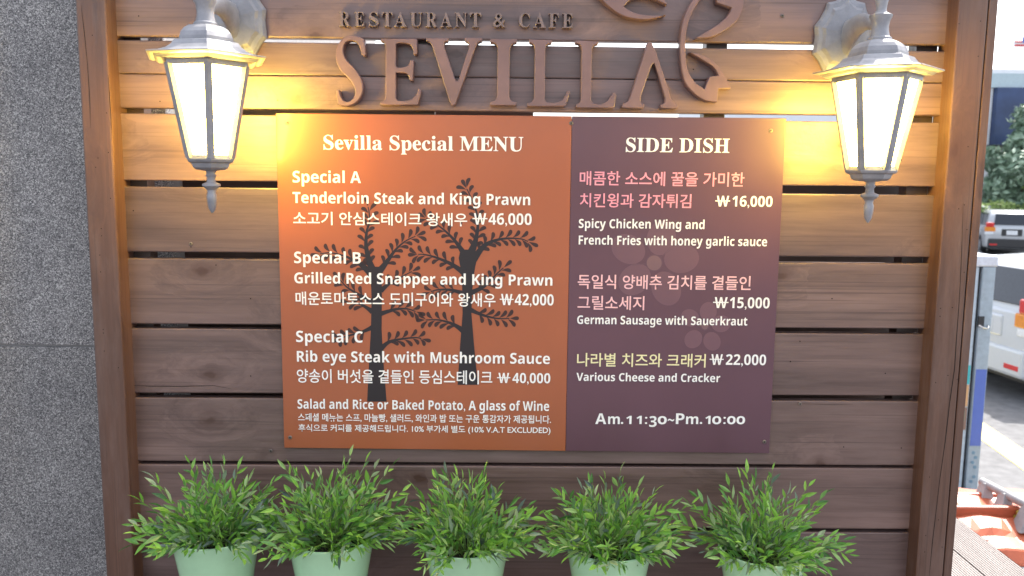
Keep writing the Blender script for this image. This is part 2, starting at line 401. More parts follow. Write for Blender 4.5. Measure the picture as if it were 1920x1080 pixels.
for k in range(34):
    if k < 14: x, y, Y = random.choice([170, 190, 165]), random.uniform(10, 760), PY
    else:
        y = random.uniform(10, 1060); x = lerp(1815, 1745, y/1080)+random.choice([-14, 8, 18, 26]); Y = PY
    x += (y/1080)*50*(1 if k < 14 else 0)
    p = at(x, y, Y-.0005); lathe(bm, [(.0013, 0), (.0010, .0001)], 7)
    for v in bm.verts[-14:] if False else []: pass
    bm.verts.ensure_lookup_table()
    for v in list(bm.verts)[-14:]: v.co = Vector((v.co.x, -v.co.z, v.co.y))+p
for x, y in ((358, 463), (405, 497), (260, 30), (520, 188), (1342, 240), (1300, 130), (1560, 560), (1690, 300), (1500, 640), (1582, 838), (1660, 700), (470, 705), (300, 190), (1482, 678), (1690, 840), (250, 395), (470, 560), (1370, 28)):
    p = at(x, y, -.0022); lathe(bm, [(.0016, 0), (.0012, .0001)], 7)
    for v in list(bm.verts)[-14:]: v.co = Vector((v.co.x, -v.co.z, v.co.y))+p
nails = obj('nail_heads', bm, M['crack'], sign); nails['kind'] = 'stuff'
# plugs of pale filler
def screw(p, r, parent, nrm=-1, m='screw'):
    bm = new(); lathe(bm, [(r, 0), (r, .0012), (r*.75, .0022), (r*.3, .0024)], 16)
    for v in bm.verts: v.co = Vector((v.co.x, -v.co.z, v.co.y))+p
    s = obj('screw', bm, M[m], parent)
    bm = new(); a = random.uniform(0, 1.5)
    for k in range(2):
        mt = Matrix.Translation(p+Vector((0, -.0026, 0))) @ Matrix.Rotation(a+k*math.pi/2, 4, 'Y')
        box(bm, (-r*.55, -.0002, -r*.13), (r*.55, .0003 if k else .0002, r*.13), mt)
    obj('screw_slot', bm, M['screw_slot'], s)
for x, y in ((508, 845), (1467, 30), (358, 457), (1500, 757)): screw(at(x, y, -.002), .0042, sign)

# second, darker fence some way behind
fence = thing('back_fence', (.3, .22, DZ), 'dark timber fence glimpsed through the gaps between the sign planks', 'fence')
FY = .22
zt = at(700, 205, FY).z; fx0 = at(322, 478, FY).x
fx1 = at(1772, 500, FY).x
fxm = at(1000, 215, FY).x
z = zt+.012; first = True; k = 0
while z > DZ+.1:
    bm = new(); box(bm, (fx0, FY+.003*(k % 2), z-.062), (fxm if k < 2 else fx1, FY+.02, z+.001)); obj('fence_board', bm, M['dark_wood'], fence, bevel=.002)
    z -= .064; k += 1
bm = new(); box(bm, (fx0, FY+.0205, DZ), (fx1, FY+.03, zt-.13)); obj('fence_backing', bm, M['dark_wood'], fence)
for x in (fx0+.02, fxm-.08, fx1-.08):
    bm = new(); box(bm, (x, FY+.031, DZ), (x+.06, FY+.08, zt-.1)); obj('fence_post', bm, M['dark_wood'], fence)

# ------------------------------------------------------------------ menu panel
MY = -.0085
TL = at(519, 212, MY); TR = at(1472, 222, MY); BL = at(531, 837, MY); BR = at(1444, 857, MY)
mx0 = (TL.x+BL.x)/2; mx1 = (TR.x+BR.x)/2; mz1 = (TL.z+TR.z)/2; mz0 = (BL.z+BR.z)/2+.003
mxs = (at(1070, 230, MY).x+at(1062, 840, MY).x)/2
menu = thing('menu_panel', ((mx0+mx1)/2, MY, mz0), 'printed menu panel, orange left half and purple right half, screwed to the planks', 'menu board')
bm = new(); box(bm, (mx0, MY, mz0), (mxs, -.004, mz1)); obj('orange_sheet', bm, M['orange'], menu, bevel=.0008)['label'] = 'orange menu sheet with two dark trees'
bm = new(); box(bm, (mxs+.0006, MY, mz0), (mx1, -.004, mz1)); obj('purple_sheet', bm, M['purple'], menu, bevel=.0008)['label'] = 'purple side dish sheet with pale flowers'
for x, y in ((539, 230), (1071, 231), (1445, 245), (544, 820), (1433, 828)): screw(at(x, y, MY), .0048, menu)

def PP(px, py, lift): return at(px, py, MY-lift)
# printed trees
def fan(bm, pts):
    vs = [bm.verts.new(p) for p in pts]; bm.faces.new(vs)
def ink_obj(name, bm, m, parent=menu):
    bmesh.ops.triangulate(bm, faces=bm.faces)
    for f in bm.faces:
        f.normal_update()
        if f.normal.y > 0: f.normal_flip()
    return obj(name, bm, M[m], parent, norm=False)
def cr(pts, n=6, closed=False):
    out = []; P = [Vector(p) for p in pts]; L = len(P)
    for i in range(L if closed else L-1):
        a, b, c, d = (P[(i-1) % L], P[i], P[(i+1) % L], P[(i+2) % L]) if closed else (P[max(i-1, 0)], P[i], P[i+1], P[min(i+2, L-1)])
        for k in range(n):
            t = k/n; out.append(.5*((2*b)+(c-a)*t+(2*a-5*b+4*c-d)*t*t+(3*b-a-3*c+d)*t**3))
    if not closed: out.append(P[-1])
    return out
def printed_tree(trunk, branches, seed):
    rnd = random.Random(seed)
    bt = new(); bl = new()
    L = [PP(a, y, .0005) for y, a, b in trunk]; Rr = [PP(b, y, .0005) for y, a, b in trunk]
    loft(bt, [L, Rr], cap=False, closed=False)
    for bi, (pts, w0) in enumerate(branches):
        c = cr([(x, y, 0) for x, y in pts], 8); n = len(c); a = []; b = []
        acc = 0; nxt = 15; side = 1
        for i, p in enumerate(c):
            t = i/(n-1); d = (c[min(i+1, n-1)]-c[max(i-1, 0)]).normalized(); nn = Vector((-d.y, d.x, 0)); hw = w0*(1-t)**2.6*.5+.95+.8*(1-t)
            a.append(PP(*(p+nn*hw).xy, .0005+.00003*(bi+1))); b.append(PP(*(p-nn*hw).xy, .0005+.00003*(bi+1)))
            if i: acc += (c[i]-c[i-1]).length
            last = i == n-1
            if acc > nxt or last:
                for sd_ in ((1, -1) if not last else (0,)):
                    dd = (d+nn*sd_*1.05).normalized() if sd_ else d
                    nn2 = Vector((-dd.y, dd.x, 0)); ln = rnd.uniform(16, 20); s = p+dd*2.2+d*(2.5 if sd_ > 0 else -1)
                    out = []
                    for k in range(14):
                        th = 2*math.pi*k/14; u = .5-.5*math.cos(th); wv = math.sin(th)*(.10+.9*u**1.1)*5.7
                        bend = sd_*(-1.8)*math.sin(u*math.pi)
                        out.append(PP(*(s+dd*ln*u+nn2*(wv+bend)).xy, .0005))
                    fan(bl, out)
                nxt = acc+12.5
        loft(bt, [a, b], cap=False, closed=False)
    ink_obj('printed_trunk', bt, 'tree_ink'); ink_obj('printed_leaves', bl, 'leaf_ink')
printed_tree([(500, 695, 712), (507, 692, 717), (515, 693, 716), (540, 696, 716), (559, 696.7, 716), (618, 695.4, 715.5), (680, 692, 719), (753, 688.4, 725)],
    [([(703, 514), (693, 492), (686.5, 462), (687.6, 434), (693, 416), (692, 398), (690, 388)], 13), ([(710, 510), (726.7, 489), (742, 468), (760.5, 452), (779, 443)], 11),
     ([(698, 516), (679, 498), (659, 486), (646, 480), (620, 474), (600, 476)], 11), ([(714, 545), (732, 530), (753, 519), (772, 509)], 7),
     ([(699, 566), (672, 552), (650, 538), (637, 524)], 7), ([(698, 584), (677, 571), (657, 567)], 8), ([(714, 588), (742, 580), (763, 579), (779, 584)], 6),
     ([(714, 654), (729, 641.6), (750, 636), (779, 633), (790, 635)], 7), ([(698, 614), (677, 623), (651, 630), (640, 634)], 6)], 3)
printed_tree([(468, 872, 886), (474, 862, 893), (484, 860, 895), (500, 863, 891), (512, 864.7, 889), (548, 867, 885), (588, 867.3, 884), (644, 863, 888.6), (721.5, 858, 896)],
    [([(880, 480), (888, 462), (893, 444.6), (896, 421), (892, 392.5), (880, 364), (875, 354)], 14), ([(872, 480), (865, 468), (851.7, 450), (833, 431.6), (815, 418.5), (799, 409)], 11),
     ([(888, 486), (906, 463), (924.6, 452), (950.6, 447), (977, 448), (990, 453)], 11), ([(868, 510), (844, 494), (815, 482), (794, 477), (784, 477)], 8),
     ([(883, 549), (906, 538), (922, 523), (935, 510), (944, 502)], 7), ([(869, 550), (844, 543.5), (820, 543.5), (808, 547)], 6),
     ([(882, 581), (906, 591), (932, 597), (955, 597)], 6), ([(870, 621), (849, 607.7), (823, 600), (798, 600)], 9)], 7)
# printed flowers
def disc(bm, cx, cy, rx, ry, ang, lift, n=28):
    ca, sa = math.cos(ang), math.sin(ang)
    fan(bm, [PP(cx+rx*math.cos(t)*ca-ry*math.sin(t)*sa, cy+rx*math.cos(t)*sa+ry*math.sin(t)*ca, lift) for t in [2*math.pi*i/n for i in range(n)]])
def flower(cx, cy, pet, rl, rw, rc):
    for i, (x, y) in enumerate(pet):
        a = math.atan2(y-cy, x-cx)
        b1 = new(); disc(b1, x, y, rl, rw, a, .0003+.00002*i); ink_obj('printed_petal', b1, 'petal_ink')
        b2 = new()
        for sgn in (-1, 1):
            p0 = Vector((cx, cy))+Vector((math.cos(a+sgn*.55), math.sin(a+sgn*.55)))*rc; p1 = Vector((cx, cy))+Vector((math.cos(a+sgn*.62), math.sin(a+sgn*.62)))*(rc+rl*.8)
            nn = Vector((-(p1-p0).y, (p1-p0).x)).normalized()*.5
            fan(b2, [PP(*(p0-nn), .00044+.00001*i), PP(*(p1-nn*.3), .00044+.00001*i), PP(*(p1+nn*.3), .00044+.00001*i), PP(*(p0+nn), .00044+.00001*i)])
        ink_obj('petal_outline', b2, 'petal_line')
    b = new(); disc(b, cx, cy, rc, rc, 0, .0005); ink_obj('flower_ring', b, 'petal_line')
    b = new(); disc(b, cx, cy, rc-2, rc-2, 0, .00055); ink_obj('flower_centre', b, 'petal_core')
flower(1226.7, 493, [(1240, 446), (1278, 485), (1249, 541), (1190, 524), (1178, 467)], 33, 27, 16)
flower(1321.7, 611.7, [(1328, 584), (1352, 607), (1335, 640), (1300, 636), (1294, 596)], 18, 16, 8)

# ------------------------------------------------------------------ lettering
def ms(s, up, lo, dg=None):
    r = ''
    for c in s:
        if 'A' <= c <= 'Z': r += chr(up+ord(c)-65)
        elif 'a' <= c <= 'z': r += chr(lo+ord(c)-97)
        elif dg and '0' <= c <= '9': r += chr(dg+ord(c)-48)
        else: r += c
    return r
def serif(s): return ms(s, 0x1D400, 0x1D41A)
def sans(s): return ms(s, 0x1D5D4, 0x1D5EE, 0x1D7EC)
def sans_l(s): return ms(s, 0x1D5A0, 0x1D5BA, 0x1D7E2)
def glyphs(text, offset=0, extrude=0, bevel=0, space=1.0):
    c = bpy.data.curves.new('lettering', 'FONT'); c.body = text; c.size = 1; c.offset = offset; c.extrude = extrude; c.bevel_depth = bevel; c.bevel_resolution = 1
    c.space_character = space; c.resolution_u = 3; c.fill_mode = 'FRONT' if not extrude else 'BOTH'
    o = bpy.data.objects.new('lettering', c); C.objects.link(o); bpy.context.view_layer.update()
    me = bpy.data.meshes.new_from_object(o.evaluated_get(bpy.context.evaluated_depsgraph_get()))
    bpy.data.objects.remove(o); return me
def ext(me): 
    xs = [v.co.x for v in me.vertices]; ys = [v.co.y for v in me.vertices]; return min(xs), max(xs), min(ys), max(ys)
def put(me, x0, yb, x1, h_px, m, base=None, hh=None, bbox=False, name='text_line', lift=.0012, extra=None):
    a, b, c, d = ext(me)
    A = PP(x0, yb, lift); B = PP(x1, yb+.0095*(x1-x0), lift); T = PP(x0, yb-h_px, lift)
    sx = (B.x-A.x)/(b-a)
    if bbox: sz = (T.z-A.z)/(d-c); oz = c
    else: sz = (T.z-A.z)/hh; oz = 0
    tilt = (B.z-A.z)/(B.x-A.x)
    for v in me.vertices:
        X = (v.co.x-a)*sx; v.co = Vector((A.x+X, A.y, A.z+(v.co.y-oz)*sz+X*tilt))
    me.update()
    for f in me.polygons:
        pass
    return link(name, me, M[m], menu)
CAPH = {}
def caph(fn):
    k = fn.__name__
    if k not in CAPH: a, b, c, d = ext(glyphs(fn('E'))); CAPH[k] = d
    return CAPH[k]
def latin(s, x0, yb, x1, h, fn=sans, m='white_ink', off=0): put(glyphs(fn(s), off), x0, yb, x1, h, m, hh=caph(fn))
def hangul(s, x0, y0, x1, y1, m='white_ink', off=.011): put(glyphs(s, off), x0, y1, x1, y1-y0, m, bbox=True)
def price(s, wx0, wx1, x0, x1, ytop, yb):
    h = yb-ytop
    me = glyphs(sans('W')); o = put(me, wx0+1.5, yb, wx1-1.5, h, 'white_ink', hh=caph(sans), name='won_sign')
    bm = new(); A = PP(wx0-1, yb-h*.52, .0015); B = PP(wx1+1, yb-h*.52+.2, .0015); z = .0013
    fan(bm, [A-Vector((0, 0, z)), B-Vector((0, 0, z)), B+Vector((0, 0, z)), A+Vector((0, 0, z))]); ink_obj('won_stroke', bm, 'white_ink')
    a, b, c, d = ext(glyphs(sans('0')))
    put(glyphs(sans(s)), x0, yb, x1, h, 'white_ink', hh=d)
latin('Sevilla Special MENU', 606.7, 280, 981, 26.5, serif, off=.004)
latin('Special A', 549, 342, 676.7, 21.5)
latin('Tenderloin Steak and King Prawn', 549, 380.5, 994, 20.5)
hangul('소고기 안심스테이크 왕새우', 550, 396.5, 876, 421.5)
price('46,000', 887, 913, 916, 996.7, 399.5, 421)
latin('Special B', 551.7, 493.3, 676.7, 21.5)
latin('Grilled Red Snapper and King Prawn', 552, 531, 1035.7, 20)
hangul('매운토마토소스 도미구이와 왕새우', 554.4, 546.5, 929, 572)
price('42,000', 938, 962, 965, 1038, 551, 572)
latin('Special C', 555.3, 641.2, 680.3, 21)
latin('Rib eye Steak with Mushroom Sauce', 556.8, 678, 1031, 20)
hangul('양송이 버섯을 곁들인 등심스테이크', 556.8, 691.5, 923, 717.5)
price('40,000', 933, 956, 960.7, 1031.7, 699, 718)
latin('Salad and Rice or Baked Potato, A glass of Wine', 558, 766, 1029.6, 17.5)
hangul('스페셜 메뉴는 스프, 마늘빵, 샐러드, 와인과 밥 또는 구운 통감자가 제공됩니다.', 559, 774.5, 1033, 790.5, off=.012)
hangul('후식으로 커피를 제공해드립니다. 10% 부가세 별도 (10% V.A.T EXCLUDED)', 560, 795, 1032, 811, off=.012)
latin('SIDE DISH', 1173.3, 284.5, 1367.3, 26, serif, off=.004)
hangul('매콤한 소스에 꿀을 가미한', 1086.7, 320.5, 1395, 347.5, 'pink_ink')
hangul('치킨윙과 감자튀김', 1087, 362, 1295.7, 388.5, 'pink_ink')
price('16,000', 1342, 1368, 1373, 1448, 367, 387)
latin('Spicy Chicken Wing and', 1085, 427.3, 1320.7, 16.7)
latin('French Fries with honey garlic sauce', 1085, 458.3, 1438, 16.7)
hangul('독일식 양배추 김치를 곁들인', 1083, 514.5, 1407, 541.5, 'pale_pink_ink')
hangul('그릴소세지', 1082.7, 554, 1207.7, 580.5, 'pale_pink_ink')
price('15,000', 1338, 1365, 1368, 1442.7, 557, 577.5)
latin('German Sausage with Sauerkraut', 1082, 607.3, 1401, 15.8)
hangul('나라별 치즈와 크래커', 1081.7, 661.5, 1322.7, 687, 'cream_ink')
price('22,000', 1331.7, 1356, 1360.7, 1436, 664, 684)
latin('Various Cheese and Cracker', 1080.7, 714, 1350, 15)
# opening hours in old style figures: (char, left, right, top above base, bottom below base)
hb = 795
for s, a, b, t, d in (('A', 1116, 1136.5, 20, 0), ('m', 1140, 1162, 14.5, 0), ('.', 1164, 1168.5, 4, 0), ('1', 1174, 1184, 15.5, 0), ('1', 1193, 1203, 15.5, 0), (':', 1209, 1213.5, 13.5, 0),
                      ('3', 1217, 1231, 15, 5.5), ('o', 1233, 1250, 15, .5), ('~', 1252, 1264, 10, -5), ('P', 1267, 1283, 20, 0), ('m', 1286, 1309, 14.5, 0), ('.', 1312, 1316.5, 4, 0),
                      ('1', 1322, 1332, 15.5, 0), ('o', 1335, 1352, 15, .5), (':', 1356, 1360.5, 13.5, 0), ('o', 1363, 1379, 15, .5), ('o', 1380.5, 1396.7, 15, .5)):
    put(glyphs(sans(s), .012 if s == '~' else 0), a, hb+d, b, t+d, 'white_ink', bbox=True, name='text_character')

# raised letters standing proud of the planks
def spl(pts, n=5):
    out = []; L = len(pts)
    P = [Vector((p[0], p[1])) for p in pts]; sh = [len(p) > 2 for p in pts]
    for i in range(L):
        a, b, c, d = P[i-1], P[i], P[(i+1) % L], P[(i+2) % L]
        if sh[i] and sh[(i+1) % L]: out.append(b); continue
        if sh[i]: a = b+(b-c)*.5 if False else b
        if sh[(i+1) % L]: d = c
        for k in range(n):
            t = k/n; out.append(.5*((2*b)+(c-a)*t+(2*a-5*b+4*c-d)*t*t+(3*b-a-3*c+d)*t**3))
    return out
def solid(name, pts, f, y0, y1, m, parent, bev=.0015):
    c = bpy.data.curves.new(name, 'CURVE'); c.dimensions = '2D'; c.fill_mode = 'BOTH'; c.extrude = (y0-y1)/2; c.bevel_depth = bev; c.bevel_resolution = 1; c.offset = -bev
    q = [at(*f(p), y1) for p in spl(pts)]
    s = c.splines.new('POLY'); s.points.add(len(q)-1); s.use_cyclic_u = True
    for pt, v in zip(s.points, q): pt.co = (v.x, v.z, 0, 1)
    o = bpy.data.objects.new(name, c); C.objects.link(o); bpy.context.view_layer.update()
    me = bpy.data.meshes.new_from_object(o.evaluated_get(bpy.context.evaluated_depsgraph_get())); bpy.data.objects.remove(o)
    for v in me.vertices: v.co = Vector((v.co.x, (y0+y1)/2-v.co.z, v.co.y))
    me.update()
    return link(name, me, M[m], parent)
s = 1
c2 = lambda p: (620+p[0]/5.647, 50+p[1]/5.647)
c3 = lambda p: (920+p[0]/5.053, 50+p[1]/5.053)
c1 = lambda p: (1100+p[0]/4.908, p[1]/4.908)
sev = thing('sign_lettering', tuple(at(940, 200, -.02)), 'large raised brown serif letters spelling SEVILLA above the menu', 'sign lettering')
LY0, LY1 = -.003, -.030
SH = [('S', c2, [(350,310,s),(372,300,s),(350,130,s),(300,108),(220,95),(140,118),(80,190),(55,280),(65,380),(110,470),(180,540),(235,610),(262,690),(240,760),(190,795),(140,785),(105,740),(90,672,s),(60,675,s),(66,760),(75,820,s),(130,838),(200,835),(280,790),(330,710),(340,620),(310,530),(240,430),(170,360),(132,280),(137,200),(170,158),(220,147),(275,168),(310,225),(330,300,s)]),
 ('E', c2, [(530,128,s),(910,126,s),(915,290,s),(880,295,s),(865,230),(830,185),(740,172),(690,185,s),(688,410,s),(715,433),(790,425),(830,400),(840,355,s),(878,355,s),(870,570,s),(835,570,s),(820,515),(780,490),(690,490,s),(688,755,s),(720,783),(830,778),(900,730),(930,658,s),(958,670,s),(925,828,s),(520,830,s),(530,795,s),(570,775),(580,720,s),(582,200,s),(565,165),(530,155,s)]),
 ('V', c2, [(1010,122,s),(1245,122,s),(1240,152,s),(1205,165),(1198,205,s),(1322,572,s),(1352,572,s),(1462,230,s),(1458,175),(1420,150,s),(1420,118,s),(1605,118,s),(1600,150,s),(1560,170),(1535,215,s),(1322,820,s),(1290,835),(1262,800,s),(1078,215,s),(1050,168),(1010,150,s)]),
 ('I', c3, [(-4,115,s),(248,120,s),(248,150,s),(205,165),(183,210,s),(175,660,s),(195,700),(243,715,s),(243,745,s),(-8,745,s),(0,712,s),(45,695),(62,650,s),(65,200,s),(45,160),(-4,148,s)]),
 ('L', c3, [(365,120,s),(582,130,s),(578,155,s),(535,170),(518,215,s),(512,690,s),(535,715),(600,722),(670,700),(705,660),(725,610,s),(750,615,s),(735,680),(705,755,s),(345,755,s),(350,725,s),(395,708),(412,660,s),(418,205,s),(400,165),(365,150,s)]),
 ('L', c3, [(803,130,s),(1022,140,s),(1018,165,s),(975,180),(960,225,s),(950,695,s),(970,722),(1030,738),(1090,715),(1130,670),(1155,625,s),(1188,632,s),(1182,700),(1170,770,s),(808,768,s),(812,735,s),(845,715),(855,670,s),(862,210,s),(845,170),(803,155,s)]),
 ('A', c1, [(560,395,s),(578,383,s),(600,400),(640,490,s),(755,830,s),(780,920),(840,965,s),(840,998,s),(680,995,s),(683,962,s),(715,945),(722,900,s),(632,610),(612,590),(595,610,s),(497,890,s),(500,945),(530,962,s),(525,995,s),(322,992,s),(330,958,s),(385,925),(415,850,s)])]
for nme, f, pts in SH:
    solid('raised_letter', pts, f, LY0, LY1, 'letter', sev)
cafe = thing('sign_lettering', tuple(at(855, 50, -.02)), 'small raised grey letters spelling RESTAURANT & CAFE over the large name', 'sign lettering')
c4 = lambda p: (620+p[0]/4, p[1]/4)
sc_h = ext(glyphs(serif('E')))[3]
for ch, cxp, wd in (('R',103,84),('E',215,78),('S',322,74),('T',424,84),('A',522,94),('U',640,94),('R',755,84),('A',865,90),('N',978,92),('T',1086,84),('&',1264,92),('C',1453,84),('A',1567,94),('F',1672,74),('E',1777,80)):
    me = glyphs(serif(ch), -.008, .12, .012)
    a, b, c, d = ext(me); yb = 195+(cxp-65)*.0075; yt = yb-110
    A = at(*c4((cxp-wd/2, yb)), -.02); B = at(*c4((cxp+wd/2, yb)), -.02); T = at(*c4((cxp-wd/2, yt)), -.02)
    zm = [v.co.z for v in me.vertices]; z0, z1 = min(zm), max(zm)
    for v in me.vertices:
        v.co = Vector((A.x+(v.co.x-a)/(b-a)*(B.x-A.x), -.002-(v.co.z-z0)/(z1-z0)*.017, A.z+(v.co.y-c)/(d-c)*(T.z-A.z)))
    me.update(); link('raised_letter', me, M['small_letter'], cafe)
orn = thing('sign_ornament', tuple(at(1330, 180, -.02)), 'raised brown curled leaf ornament right of the large letters', 'ornament')
solid('curl', [(1130,-150,s),(1040,-80),(975,0),(900,150),(865,330),(865,550),(900,740),(975,845),(1080,920),(1200,940,s),(1215,815,s),(1330,815,s),(1285,720),(1210,610),(1100,520),(945,480,s),(1080,560),(1170,620),(1213,695,s),(1130,705,s),(1085,820,s),(1000,760),(930,650),(908,480),(915,300),(955,150),(1040,0),(1150,-110)], c1, LY0, LY1, 'letter', orn)
solid('leaf_shape', [(1210,-120,s),(1195,-40),(1200,25,s),(1335,70,s),(1300,140),(1200,230),(1000,350,s),(1130,345),(1250,295),(1370,205),(1430,100),(1440,0),(1400,-90),(1320,-150)], c1, LY0, LY1-.001, 'letter', orn)
orn2 = thing('sign_ornament', tuple(at(1190, 30, -.02)), 'raised brown eye shaped ornament at the top edge, left of the curl', 'ornament')
solid('almond_ring', [(60,-70,s),(140,0),(230,80),(350,150),(520,180),(640,165),(730,140,s),(560,140),(430,115),(340,60,s),(400,0),(480,-30),(560,-30),(640,0),(740,45,s),(690,-30),(560,-100),(400,-130),(200,-110)], c1, LY0, LY1, 'letter', orn2)

# ------------------------------------------------------------------ wall lanterns
def lantern(px_plate, py_plate, axis_px, scl, rot, label, flip):
    PWc = at(px_plate, py_plate, 0)
    LYc = -.205
    ax = at(*axis_px, LYc); X = ax.x; zb = ax.z            # axis and brim height
    k = (LYc-CAM.y)/F*1.0                                      # metres per pixel there
    rt = thing('wall_lantern', (X, 0, PWc.z), label, 'wall lamp', 'lit wall lanterns on the sign')
    c = (X, LYc, zb); L = M['lantern']
    hx = lambda prof, cap=True: lathe(b, prof, 6, c, rot, cap)
    # hood: brim, concave skirt, dome
    b = new(); u = k*scl
    hx([(120*u, -2*u), (127*u, 0), (127*u, 2.2*u), (103*u, 6*u), (87*u, 12*u), (76*u, 20*u), (69*u, 29*u), (66*u, 30*u), (57*u, 30.5*u)])
    obj('hood_skirt', b, L, rt, bevel=.001)
    b = new(); prof = [(58*u, 30*u), (57.5*u, 38*u), (54*u, 47*u), (47*u, 55*u), (37*u, 61*u), (22*u, 65*u)]
    loft(b, [[(X+r_*q*math.cos(rot+j*math.pi/9), LYc+r_*q*math.sin(rot+j*math.pi/9), zb+z_) for j in range(18) for q in [lerp(1.0, .895, min(1, (.5-abs(((j/3) % 1)-.5))*3)) if r_ > 30*u else .95]] for r_, z_ in prof]); obj('hood_dome', b, L, rt, bevel=.001)
    # under side reflector ring
    b = new(); loft(b, [[(c[0]+r*math.cos(rot+i*math.pi/3), c[1]+r*math.sin(rot+i*math.pi/3), c[2]+z) for i in range(6)] for r, z in ((113*u, -3*u), (105*u, -8*u), (86*u, -10*u))], cap=False)
    obj('hood_rim', b, L, rt)
    gt, gb = -17*u, -199*u; Rt, Rb = 86*u, 48.5*u
    b = new(); hx([(87*u, -10*u), (88*u, -20*u), (81*u, -20*u), (80*u, -10*u)], False); obj('top_ring', b, L, rt)
    for i in range(6):
        a = rot+i*math.pi/3; ca, sa = math.cos(a), math.sin(a); a2 = a+math.pi/3
        b = new(); p0 = Vector((X+Rt*ca, LYc+Rt*sa, zb+gt)); p1 = Vector((X+Rb*ca, LYc+Rb*sa, zb+gb))
        out = Vector((ca, sa, 0)); tn = Vector((-sa, ca, 0))
        def sec(p, w_, d_): return [p+tn*w_-out*d_, p+tn*w_*.9+out*.002, p+out*.0035, p-tn*w_*.9+out*.002, p-tn*w_-out*d_]
        loft(b, [sec(p0, .0085, .008), sec(p1, .0085, .008)]); obj('rib', b, L, rt)
        b = new(); q = []
        for z, r in ((gt-1*u, Rt-.005), (gb+1*u, Rb-.005)):
            for aa in (a, a2): q.append(Vector((X+r*math.cos(aa), LYc+r*math.sin(aa), zb+z)))
        mid = Vector((math.cos(a+math.pi/6), math.sin(a+math.pi/6), 0))*.003
        f4 = [q[0], q[1], q[3], q[2]]; hexa(b, [p-mid*.0 for p in f4], [p-mid for p in f4]); obj('glass_pane', b, M['glow'], rt)
    b = new(); hx([(49*u, -192*u), (52*u, -201*u), (49*u, -206*u), (42*u, -208*u), (39*u, -217*u), (32*u, -221*u), (13*u, -223*u)]); obj('base_cup', b, L, rt, bevel=.0008)
    b = new(); lathe(b, [(13*u, -220*u), (9*u, -226*u), (9*u, -230*u), (11*u, -233*u), (8*u, -238*u), (9*u, -246*u), (18*u, -250*u), (18*u, -254*u), (9*u, -262*u), (8*u, -268*u), (10*u, -274*u), (9.5*u, -285*u), (7*u, -300*u), (2*u, -309*u)], 16, c)
    obj('finial', b, L, rt, smooth=True)
    # neck and top rod
    b = new(); lathe(b, [(23*u, 63*u), (24*u, 66*u), (23*u, 69*u), (19.5*u, 71*u), (17*u, 82*u), (16.5*u, 92*u), (18.5*u, 103*u), (22*u, 110*u), (22.5*u, 114*u), (13*u, 118*u), (10*u, 124*u), (11*u, 134*u), (14*u, 150*u), (9*u, 170*u), (8*u, 190*u), (2*u, 205*u)], 24, c)
    obj('neck', b, L, rt, smooth=True)
    # wall plate: stepped octagonal shield
    w_, h_ = .072, .100
    shp = [(0, 1.02), (.14, .90), (.34, .80), (.60, .76), (.66, .60), (.80, .40), (.98, .22), (.93, .0), (.96, -.24), (.98, -.40), (.78, -.56), (.60, -.80), (.36, -.84), (.14, -.92), (0, -1.08)]
    shp = shp+[(-x, z) for x, z in shp[-2:0:-1]]
    b = new(); loft(b, [[(X+x*w_*s_, -y, PWc.z+z*h_*s_) for x, z in shp] for s_, y in ((1.0, .0035), (1.0, .012), (.93, .020), (.80, .022), (.72, .030), (.3, .034))])
    obj('wall_plate', b, L, rt, bevel=.001)
    # arm: deep curved bracket from plate to neck
    an = zb+90*u; b = new(); rings = []
    for t in [i/14 for i in range(15)]:
        y = lerp(-.026, LYc+.012, t); zc = lerp(PWc.z-.008, an+.004, t**.8)+.022*math.sin(math.pi*t)
        hh = lerp(.046, .010, t**.55); ww = lerp(.017, .0085, t)
        rings.append([(X+ww*math.cos(q)*(1 if abs(math.cos(q)) > .3 else .8), y, zc+hh*math.sin(q)) for q in [2*math.pi*j/12 for j in range(12)]])
    loft(b, rings); obj('arm', b, L, rt, smooth=True)
    for sx in (-1, 1):
        b = new(); lathe(b, [(.0055, 0), (.0055, .003), (.003, .006)], 10)
        for v in b.verts: v.co = Vector((v.co.x+X+sx*.046, -.021-v.co.z, v.co.y+PWc.z+.006))
        obj('fixing_screw', b, M['screw'], rt)
    return rt
lantern(438, 38, (388, 110), .91, R(-69), 'lit grey wall lantern left of the orange menu half, two bright panes facing front', -1)
lantern(1573, 70, (1645, 136), .885, R(-60-15), 'lit grey wall lantern right of the purple menu half, beside the right post', 1)

# ------------------------------------------------------------------ potted plants
leaf_meshes = []
def leaf_shape(bm, mtx, curl, wid, fold):
    prof = [(0, .05), (.22, .75), (.48, 1.0), (.75, .62), (1.0, .0)]
    mids = []; ls = []; rs = []
    for t, w_ in prof:
        z = -curl*t*t
        mids.append(bm.verts.new(mtx @ Vector((t, 0, z))))
        if w_ > 0 and t < 1:
            ls.append(bm.verts.new(mtx @ Vector((t, wid*w_, z+fold*w_*wid)))); rs.append(bm.verts.new(mtx @ Vector((t, -wid*w_, z+fold*w_*wid))))
    for i in range(3):
        bm.faces.new((mids[i], mids[i+1], ls[i+1], ls[i])); bm.faces.new((mids[i], rs[i], rs[i+1], mids[i+1]))
    bm.faces.new((mids[3], mids[4], ls[3])); bm.faces.new((mids[3], rs[3], mids[4]))
for cu, wi, fo in ((.06, .125, .5), (.16, .11, .35), (.25, .14, .4), (-.05, .10, .6), (.1, .15, .3)):
    b = new(); leaf_shape(b, Matrix.Identity(4), cu, wi, fo); me = bpy.data.meshes.new('leaf'); b.to_mesh(me); b.free(); me.materials.append(M['leaf']); leaf_meshes.append((me, cu, wi, fo))
POTY = -.21
